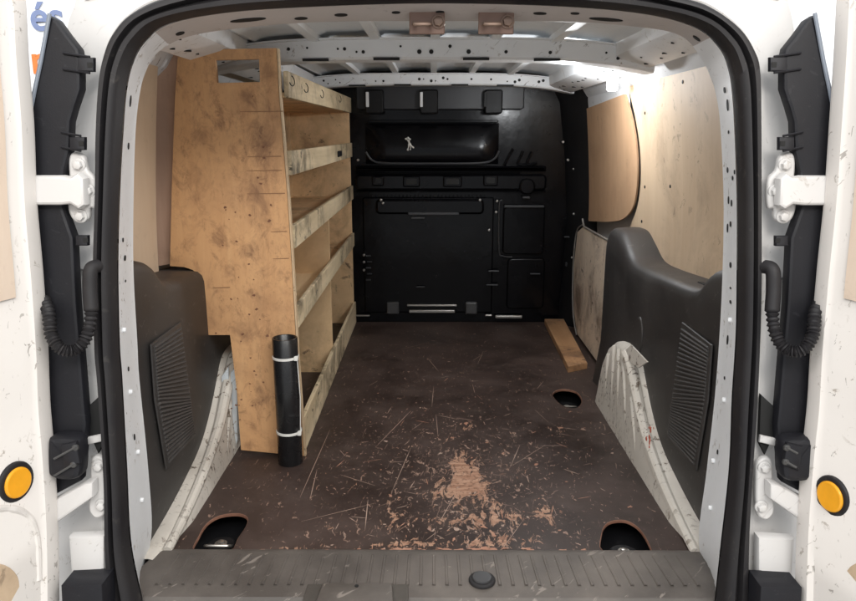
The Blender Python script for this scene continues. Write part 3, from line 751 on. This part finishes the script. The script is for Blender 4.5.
# metal floor under the board, cups with lashing eyes
q = B(); box(q, -.72, .72, -.02, 1.9, -.06, -.045); mk('metal_floor', q, BLACKM, van)
for (px, py) in ((625, 540), (220, 532), (567, 399)):
    c = UZ(px, py, 0); c.y = max(c.y, .045); q = B()
    disc(q, (c.x, c.y, -.044), (0, 0, 1), .034, .014, .006, 24); cup = mk('lashing_point', q, BLACKM, van)
    q = B(); disc(q, (c.x, c.y, -.030), (0, 0, 1), .009, .008, .003, 6); disc(q, (c.x, c.y, -.031), (0, 0, 1), .014, .004, .001, 18); mk('bolt', q, STEEL, cup)
    q = B(); tube(q, cr([(c.x-.030, c.y-.012, -.028), (c.x-.022, c.y-.030, -.016), (c.x+.022, c.y-.030, -.016), (c.x+.030, c.y-.012, -.028)], 6), .0035, 8); mk('ring', q, STEEL, cup)

# ------------------------------------------------------------------ threshold plate
q = B()
pA = UZ(155, 546, .004); ws = .58
pts = [(-.575, .003), (.570, .003), (.575, -.05), (.60, -.12), (.575, -.235), (-.575, -.235), (-.60, -.12), (-.58, -.05)]
rows = []
for y, z, hw in ((.006, .003, .572), (.0, .0065, .572), (-.012, .008, .575), (-.10, .005, .605), (-.150, .0, .605), (-.165, -.012, .595), (-.30, -.03, .57), (-.31, -.08, .57)):
    rows.append([Vector((-hw + 2*hw*k/40, y, z)) for k in range(41)])
loft(q, rows); sill = mk('threshold_plate', q, SILL, van, 30)
q = B()
for k in range(-21, 23):                  # raised tread ribs
    x = k*.0255 + .006
    if abs(x) > .54: continue
    y0, y1 = -.022, -.118
    zz = lambda y: .008 - .004*(-y-.012)/.123
    pr = [(x-.0038, zz(y0)-.001), (x-.0018, zz(y0)+.0016), (x+.0018, zz(y0)+.0016), (x+.0038, zz(y0)-.001)]
    loft(q, [[Vector((xx + x*.02*j, y, z + (zz(y)-zz(y0)))) for xx, z in pr] for j, y in ((0, y0), (.3, y0-.03), (1, y1))])
    q.faces.new([q.verts.new((xx, y0+.0005, z)) for xx, z in pr]); 
mks('tread_rib', q, SILL, sill, 50)
c = UZ(482, 580, .006); q = B(); disc(q, (c.x, c.y, .004), (0, 0, 1), .0265, .006, .003, 28); plug = mk('latch_cup', q, RUBBER, sill)
q = B(); disc(q, (c.x, c.y+.001, .0102), (0, 0, 1), .020, .003, .002, 28); mk('cup_cap', q, plastic('cap_plastic', (.03, .03, .033), .25, .05, .1), plug)
a = UZ(308, 586, .002); b2 = UZ(408, 586, .002)
q = B(); prism(q, [Vector(p) for p in ((a.x, a.y, .0045), (b2.x, a.y, .0045), (b2.x+.005, a.y-.09, -.002), (a.x-.005, a.y-.09, -.002))], (0, 0, .003), .002); rc = mk('latch_recess', q, plastic('recess_plastic', (.05, .043, .037), .6, .3, .3), sill)
q = B(); prism(q, [Vector(p) for p in ((a.x+.03, a.y-.008, .0078), (b2.x-.03, a.y-.008, .0078), (b2.x-.022, a.y-.09, .004), (a.x+.022, a.y-.09, .004))], (0, 0, .010), .006); mk('latch_cover', q, SILL, rc)
q = B(); disc(q, ((a.x+b2.x)/2, a.y-.022, .0178), (0, 0, 1), .004, .001, 0, 12); mk('latch_hole', q, DARK, rc)

# ------------------------------------------------------------------ interior lamp
q = B(); c = UY(612, 81, 1.06); prism(q, rrect(c.x-.016, c.x+.016, c.z-.032, c.z+.032, .008, c.y), (0, -.02, 0), .005)
lamp = mk('cargo_lamp', q, LAMPM, van, label='small lit white lamp under the right roof rail')
l = bpy.data.lights.new('lamp_light', 'POINT'); l.energy = 7; l.color = (.96, .98, 1.0); l.shadow_soft_size = .02
lo = bpy.data.objects.new('lamp_light', l); C.objects.link(lo); lo.location = (c.x-.17, c.y-.08, c.z-.03); 

# ------------------------------------------------------------------ shelf rack
rack = thing('shelf_rack', 'tall orange-brown plywood shelf rack with stained side panel, left of the floor', 'shelf', (-.5, .46, 0))
RL = Vector(rack.location)
def rk(name, bm_, mat, **kw):
    bmesh.ops.translate(bm_, verts=bm_.verts, vec=-RL); return mk(name, bm_, mat, rack, **kw)
def rks(name, bm_, mat, **kw):
    bmesh.ops.translate(bm_, verts=bm_.verts, vec=-RL); return mks(name, bm_, mat, rack, **kw)
YP = .462
out_px = [(178,50),(276.5,48),(279,97),(283,143),(287.5,200),(291.5,263),(297,360),(304,456),(241,450),(237,392),(230,335),(208,335),(203,300),(200,279),(193,270),(184,267),(170,266),(172,180),(175,100)]
slot = [(215,60),(259,59),(260,82),(217,83)]
def holed(bm_, outl, hl, th, mi=0):
    es = []
    for loop in [outl] + hl:
        vs = [bm_.verts.new(p) for p in loop]; es += [bm_.edges.new((vs[i], vs[(i+1) % len(vs)])) for i in range(len(vs))]
    bmesh.ops.triangle_fill(bm_, edges=es, use_beauty=True)
    r = bmesh.ops.extrude_face_region(bm_, geom=bm_.faces[:])
    for v in [e for e in r['geom'] if isinstance(e, bmesh.types.BMVert)]: v.co += Vector(th)
q = B(); holed(q, [UY(x, y, YP) for x, y in out_px], [[UY(x, y, YP) for x, y in slot]], (0, .015, 0))
sp_ = rk('side_panel', q, PLY_SIDE, label='stained plywood side with a hand slot')
q = B(); prism(q, [UY(x, y, .492) for x, y in ((158,52),(186,49),(180,160),(180,262),(148,268),(147,200),(150,130))], (0, .012, 0)); rk('end_board', q, PLY_BACK, label='pinkish brown board beside the wall')
# saw kerfs along the front edge
q = B()
for x0, x1, y in ((240, 283, 112), (247, 281, 157), (247, 282, 171), (247, 285, 194), (271, 287, 232), (273, 289, 259), (213, 230, 288)):
    a = UY(x0, y, YP-.0005); b = UY(x1, y-.3, YP-.0005)
    prism(q, [a, b, b+Vector((0, 0, .0022)), a+Vector((0, 0, .0012))], (0, -.0006, 0))
rks('dado_line', q, plain('kerf', (.30, .16, .08), .8))
q = B(); rndk = random.Random(4)
for k in range(46):                       # dents and chips with dark dirt
    px = rndk.gauss(250, 18); py = rndk.uniform(95, 430) if k > 22 else rndk.gauss(330, 60)
    if not (215 < px < 278 and 90 < py < 440): continue
    c = UY(px, py, YP-.0004); rr = rndk.uniform(.0015, .005)
    prism(q, [c + Vector((rr*rndk.uniform(.4, 1)*math.cos(2*math.pi*i/9)*rndk.uniform(.7, 1.6), 0, rr*rndk.uniform(.4, 1)*math.sin(2*math.pi*i/9))) for i in range(9)], (0, -.0006, 0))
rks('dent', q, plain('dark_dirt', (.20, .09, .05), .8))
XF, XBk = -.352, -.62; YE = 1.885
q = B(); box(q, XBk, XF-.008, YE-.012, YE, .0, 1.0); rk('end_panel', q, PLY_SHELF)
q = B(); box(q, XBk-.012, XBk, .95, YE, .02, .98); rk('back_panel', q, PLY_SHELF)
q = B(); box(q, XBk-.012, XBk, .478, .949, .60, .98); rk('back_panel', q, PLY_SHELF)
q = B(); box(q, XBk, XF-.012, 1.17, 1.182, .0, .575); rk('divider', q, PLY_DIRTY if False else PLY_SHELF)
lips = [(.955, 1.018), (.765, .826), (.578, .638), (.364, .424), (.0, .10)]
for i, (z0, z1) in enumerate(lips):
    q = B(); y0 = YP+.0155
    box(q, XF-.012, XF, y0, YE+.004, z0, z1)
    rk('shelf_lip', q, PLY_LIP, bevel=.0015)
    if i < 4:
        q = B(); box(q, XBk, XF-.0125, y0, YE-.0125, z0, z0+.012); rk('shelf', q, PLY_SHELF)
q = B(); 
P = [UY(x, y, YP+.0) for x, y in ((276.8,48.5),(279.3,97),(283.3,143),(287.8,200),(291.8,263),(297.3,360),(304.3,456))]
loft(q, [[p + Vector((dx, dy, 0)) for p in P] for dx, dy in ((.0005, -.0008), (.0045, -.0008), (.0045, .0155), (.0005, .0155))]); rk('panel_edge', q, PLY_EDGE)
q = B(); a = UX(339, 154, XF); box(q, XF+.0005, XF+.006, a.y-.05, a.y+.05, a.z-.010, a.z+.012); rk('black_clip', q, COVER, bevel=.002)
q = B()
for px, py in ((292, 81), (306, 88), (322, 94), (340, 99)):
    c = UX(px, py, XF+.001); tube(q, [c + Vector((0, .035*math.cos(R(t)), .012*math.sin(R(t)))) for t in range(-150, 120, 30)], .0012, 6)
rks('pen_mark', q, DARK)

# ------------------------------------------------------------------ pipe strapped to the rack
c = UZ(291, 452, 0); pr_ = .0325; HT = .352
pipe = thing('plastic_pipe', 'short black plastic pipe standing on end, strapped to the shelf rack', 'pipe', (c.x + .011, YP - pr_ - .003, 0))
q = B(); seg = 32
ringf = lambda r, z: [Vector((r*math.cos(2*math.pi*k/seg), r*math.sin(2*math.pi*k/seg), z)) for k in range(seg)]
loft(q, [ringf(pr_-.004, .01), ringf(pr_-.004, HT-.001), ringf(pr_-.003, HT), ringf(pr_-.001, HT), ringf(pr_, HT-.001), ringf(pr_, .001), ringf(pr_-.001, 0)], True)
mk('tube', q, PVC, pipe, 50)
for z in (.300, .092):
    q = B(); loft(q, [ringf(pr_+d, z+h) for d, h in ((.0, -.0035), (.0018, -.003), (.0018, .003), (0, .0035))], True)
    tie = mk('zip_tie', q, TIEW, pipe)
    q = B(); box(q, pr_*.80, pr_*.80+.010, -.024, -.012, z-.005, z+.006); mk('tie_head', q, TIEW, tie, bevel=.001)
q = B(); tube(q, [(pr_*.9+.004, -.016, .300), (pr_*.95+.006, -.016, .19), (pr_*.9+.004, -.016, .092)], .0012, 6); mk('tie_tail', q, TIEW, pipe)

# ------------------------------------------------------------------ plank on the floor
q = B()
pp = [UZ(568, 373, .0), UZ(587, 369, .0), UZ(557, 314.5, .0), UZ(539, 315, .0)]
pp = [Vector((p.x, min(p.y, 1.86), .001)) for p in pp]
prism(q, pp, (0, 0, .024), .002); plank = mk('wooden_plank', q, PLY_PLANK); tag(plank, 'narrow stained plywood plank lying on the floor by the side door', 'plank')

# tag hanging on the bulkhead
key = thing('paper_tag', 'small crumpled pale tag hanging high on the black bulkhead', 'tag', tuple(UY(408, 142, YB-.045)))
q = B()
for pth, r in (([(-.012, 0, .015), (.004, -.006, .004), (.012, 0, -.012), (.026, -.004, -.026)], .0045), ([(0, 0, .01), (.004, -.004, -.012), (-.002, 0, -.036)], .005), ([(.006, 0, 0), (.012, -.003, -.02), (.010, 0, -.034)], .003), ([(-.010, 0, .012), (.0, -.004, .018), (.010, 0, .010)], .005)):
    tube(q, cr(pth, 4), lambda i, r=r: r*(.7+.3*math.sin(i*1.9)), 6)
mks('strip', q, TIEW, key)
q = B(); tube(q, [(0, .0, .012), (0, .028, .02)], .002, 6); mk('peg', q, STEEL, key)

# ------------------------------------------------------------------ hinge-side hardware (left traced, right mirrored)
PA, PB = SA - .005, SB
def side_hw(s):
    side = 'left' if s < 0 else 'right'
    def P(x, y, a=PA, b=PB): p = UY(x, y, a, b); return mir(p, -s)      # pixels are of the left side
    def PM(pts, **k): return [P(x, y, **k) for x, y in pts]
    # black pillar cover
    q = B()
    up = [(55,17),(63,22),(73,36),(84,50),(86,60),(86,90),(80,108),(76,122),(75,150),(70,170),(68,204),(74,222),(79,236),(82,300),(86,350),(90,400),(92,420),(88,455),(86,476),(60,490),(52,498),(44,500),(42,400),(38,300),(37,210),(36,173),(35,123),(41,90),(47,62)]
    prism(q, PM(up), (0, -.022, 0), .006)
    cv = mk('pillar_cover', q, COVER, van, 30)
    # folded edge of the cover, its lit side painted in as blue-grey
    q = B(); e = [(55.5,16),(47,62),(41,90),(34.5,123),(36,173)]
    A = PM(e); tube(q, off(A, (s*-.002, -.024, 0)), .0035, 8); mk('cover_edge', q, plastic('lit_edge_grey', (.22, .25, .30), .35, .05, .1), cv)
    for (x0, y0, x1, y1, xf) in ((60, 55, 96, 73, 82), (58, 134, 87, 151, 74), (76, 232, 90, 246, 80)):
        q = B()
        prism(q, PM([(xf-2, y0+3), (x1, y0+3), (x1, y1-1), (xf-2, y1-1)], a=PA-.016), (0, -.010, 0), .002)
        for yy in ((y0+1, y1-1) if x0 < 70 else ()):
            a_, b_2 = PM([(x0+3, yy-3), (x1-6, yy+1)], a=PA-.024); tube(q, [a_, b_2], .0022, 6)
        cl = mk('clip', q, COVER, cv)
        q = B(); c_ = P((xf+x1)/2+1, (y0+y1)/2+1, a=PA-.026); disc(q, c_, (0, -1, 0), .006, .0015, 0, 4); mk('clip_hole', q, DARK, cl)
    # hinges
    def hinge(plate, arm, bolts, ya=PA):
        q = B(); prism(q, PM(cr(plate, 4, True), a=ya-.004), (0, -.010, 0), .004)
        h = mk('hinge', q, WHITE, van, 50)
        q = B(); prism(q, PM(arm, a=ya-.018), (0, -.022, 0), .005); mk('arm', q, WHITE, h)
        q = B()
        for (x, y) in bolts: 
            c_ = P(x, y, a=ya-.013); disc(q, c_, (0, -1, 0), .0125, .003, .002, 20); disc(q, c_ + Vector((0, -.003, 0)), (0, -1, 0), .0085, .007, .003, 6)
        mks('bolt', q, WHITE, h)
    hinge([(71,158),(77,152),(86,156),(90,170),(98,180),(98,206),(92,208),(91,218),(82,223),(74,218),(70,206),(74,196),(72,182)],
          [(33,175),(66,175),(76,177),(83,172),(89,178),(90,204),(84,208),(76,203),(66,204),(33,204)], [(79,165),(89,191),(81,216)])
    hinge([(93,458),(100,454),(108,460),(109,476),(109,498),(107,512),(98,516),(91,508),(91,492),(92,474)],
          [(56,497),(90,478),(98,477),(98,492),(64,516),(56,520)], [(99,466),(102,505)])
    # door check: rubber box with two pull rods
    q = B(); prism(q, PM(cr([(55,438),(58,432),(72,431),(84,433),(88,440),(88,464),(84,472),(70,474),(58,470),(55,462)], 3, True), a=PA-.03), (0, -.03, 0), .010)
    dc = mk('door_check', q, COVER, van)
    q = B()
    for (a_, b_2) in ((((54, 459), (76, 447)), ((54, 476), (74, 464))) if s < 0 else (((66, 452), (77, 446)), ((67, 466), (78, 460)))):
        tube(q, PM([a_, b_2], a=PA-.066), .0022, 6); c_ = P(*b_2, a=PA-.062); disc(q, c_, (0, -1, 0), .006, .005, .002, 12)
    mks('rod', q, plain('dark_rod', (.10, .10, .10), .35, .6), dc)
    q = B(); prism(q, PM([(62,444),(78,440),(82,462),(66,468)], a=PA-.058), (0, -.008, 0), .004); mk('raised_face', q, COVER, dc)
    # dark gap behind the seal next to the lower hinge
    q = B(); prism(q, PM([(90,405),(104,392),(106,440),(100,452),(90,430)], a=PA+.005), (0, -.008, 0), .002)
    mk('pillar_opening', q, DARK, van)
    q = B(); prism(q, PM([(86,437),(104,433),(105,440),(88,444)], a=PA-.005), (0, -.006, 0), .002); mk('cross_strap', q, WHITE, van)
    # corrugated cable sleeve
    q = B()
    path = cr([P(99,266,a=PA-.02), P(91,270,a=PA-.035), P(90,290,a=PA-.04), P(91,315,a=PA-.045), P(86,338,a=PA-.055), P(74,350,a=PA-.065), P(60,348,a=PA-.075), P(51,334,a=PA-.07), P(49,314,a=PA-.055), P(44,300,a=PA-.03)], 1)
    path = [Vector(p) for p in cr([tuple(p) for p in path], 16)]
    def rr(i):
        if i < 46: return .0125
        return .0098 + .0020*math.sin(i*1.9)
    tube(q, path, rr, 14); mk('cable_sleeve', q, RUBBER, van, 70)
    # recessed panel line in the lower body corner, and black bumper corner
    q = B(); prism(q, PM([(74,570),(114,568),(118,640),(78,650)], a=PA-.02), (0, -.05, 0), .004)
    mk('bumper_corner', q, COVER, van)
    q = B(); prism(q, PM([(73,532),(109,530),(109,567),(76,571)], a=PA-.0), (0, -.02, 0), .006)
    mk('lower_step', q, WHITE, van)
    # ---- rear door
    th = R(17); dirv = Vector((s*math.sin(th), -math.cos(th), 0)); nrm = Vector((-s*math.cos(th), -math.sin(th), 0))   # nrm = to the middle of the opening
    edge_px = cr([(27,-60),(31,0),(34,60),(38,123),(43,200),(50,271),(56,345),(59,400),(64,450),(69,520),(71,601),(72,660)] if s > 0 else [(24,-60),(29,0),(32,60),(37,123),(40,200),(46,271),(51,345),(53,400),(57,450),(61,520),(62,601),(63,660)], 4)
    E = []
    for (x, y) in edge_px:
        p = UY(x, y, PA-.036, PB); E.append(mir(p, -s))
    def at_s(d, n_): return [p + dirv*d + nrm*n_ for p in E]
    q = B()
    loft(q, [at_s(.0, -.060), at_s(-.004, -.02), at_s(.0, -.006), at_s(.010, 0), at_s(.034, 0.001), at_s(.042, -.006), at_s(.30, -.012), at_s(.60, -.012), at_s(.605, -.06), at_s(0, -.062)])
    d = mk('rear_door', q, DOORW, van, 40, label='%s rear door swung open, white inside with a yellow reflector' % side)
    # bluish outer edge strip below
    q = B(); st = [p for p, (x, y) in zip(E, edge_px) if y > 480]
    loft(q, [[p + dirv*(-.006) + nrm*(-.05) for p in st], [p + dirv*(-.022) + nrm*(-.052) for p in st], [p + dirv*(-.022) + nrm*(-.070) for p in st], [p + dirv*(.0) + nrm*(-.070) for p in st]])
    mk('door_flange', q, WHITE_IN, d)
    # reflector: hit the door plane with the ray at the measured pixel
    def on_door(px, py, n_=-.008):
        # plane through the edge at that height
        r0 = ray(px, py)
        if s > 0: r0 = ray(862 - px, py)
        best = None
        for i in range(len(E)-1):
            p0 = E[i] + nrm*n_
            t = (p0 - CAM).dot(nrm) / r0.dot(nrm); hit = CAM + r0*t
            if min(E[i].z, E[i+1].z) - 1e-4 <= hit.z <= max(E[i].z, E[i+1].z) + 1e-4: return hit
        return hit
    c_ = on_door(15, 482) if s < 0 else on_door(29, 496)
    q = B(); disc(q, c_ + nrm*-.003, nrm, .0355, .009, .004, 32); rf = mk('reflector', q, RUBBER, d)
    q = B(); disc(q, c_ + nrm*.006, nrm, .0265, .004, .003, 32); mk('amber_disc', q, YELLOW, rf)
    # plywood lining on the upper half of the door, second piece low down
    q = B(); pl = []
    zt = [p for p in E if .58 < p.z < 1.3]
    loft(q, [[p + dirv*.062 + nrm*-.012 for p in zt], [p + dirv*.064 + nrm*-.003 for p in zt], [p + dirv*.55 + nrm*-.004 for p in zt]])
    mk('door_lining', q, PLY_DOOR, d)
    c2 = on_door(-8, 590 if s < 0 else 588)
    q = B(); disc(q, c2 + nrm*-.002, nrm, .040, .004, .002, 28, ell=1.5); mk('lower_lining', q, PLY_LINE, d)
    # curved pressing under the reflector
    if s < 0:
        q = B(); path = [on_door(x, y, -.009) for x, y in cr([(-30, 513), (-10, 509), (8, 508), (22, 512), (32, 523), (37, 545), (38, 580)], 4)]
        tube(q, path, .007, 10); mk('pressed_edge', q, DOORW, d)
side_hw(-1); side_hw(1)
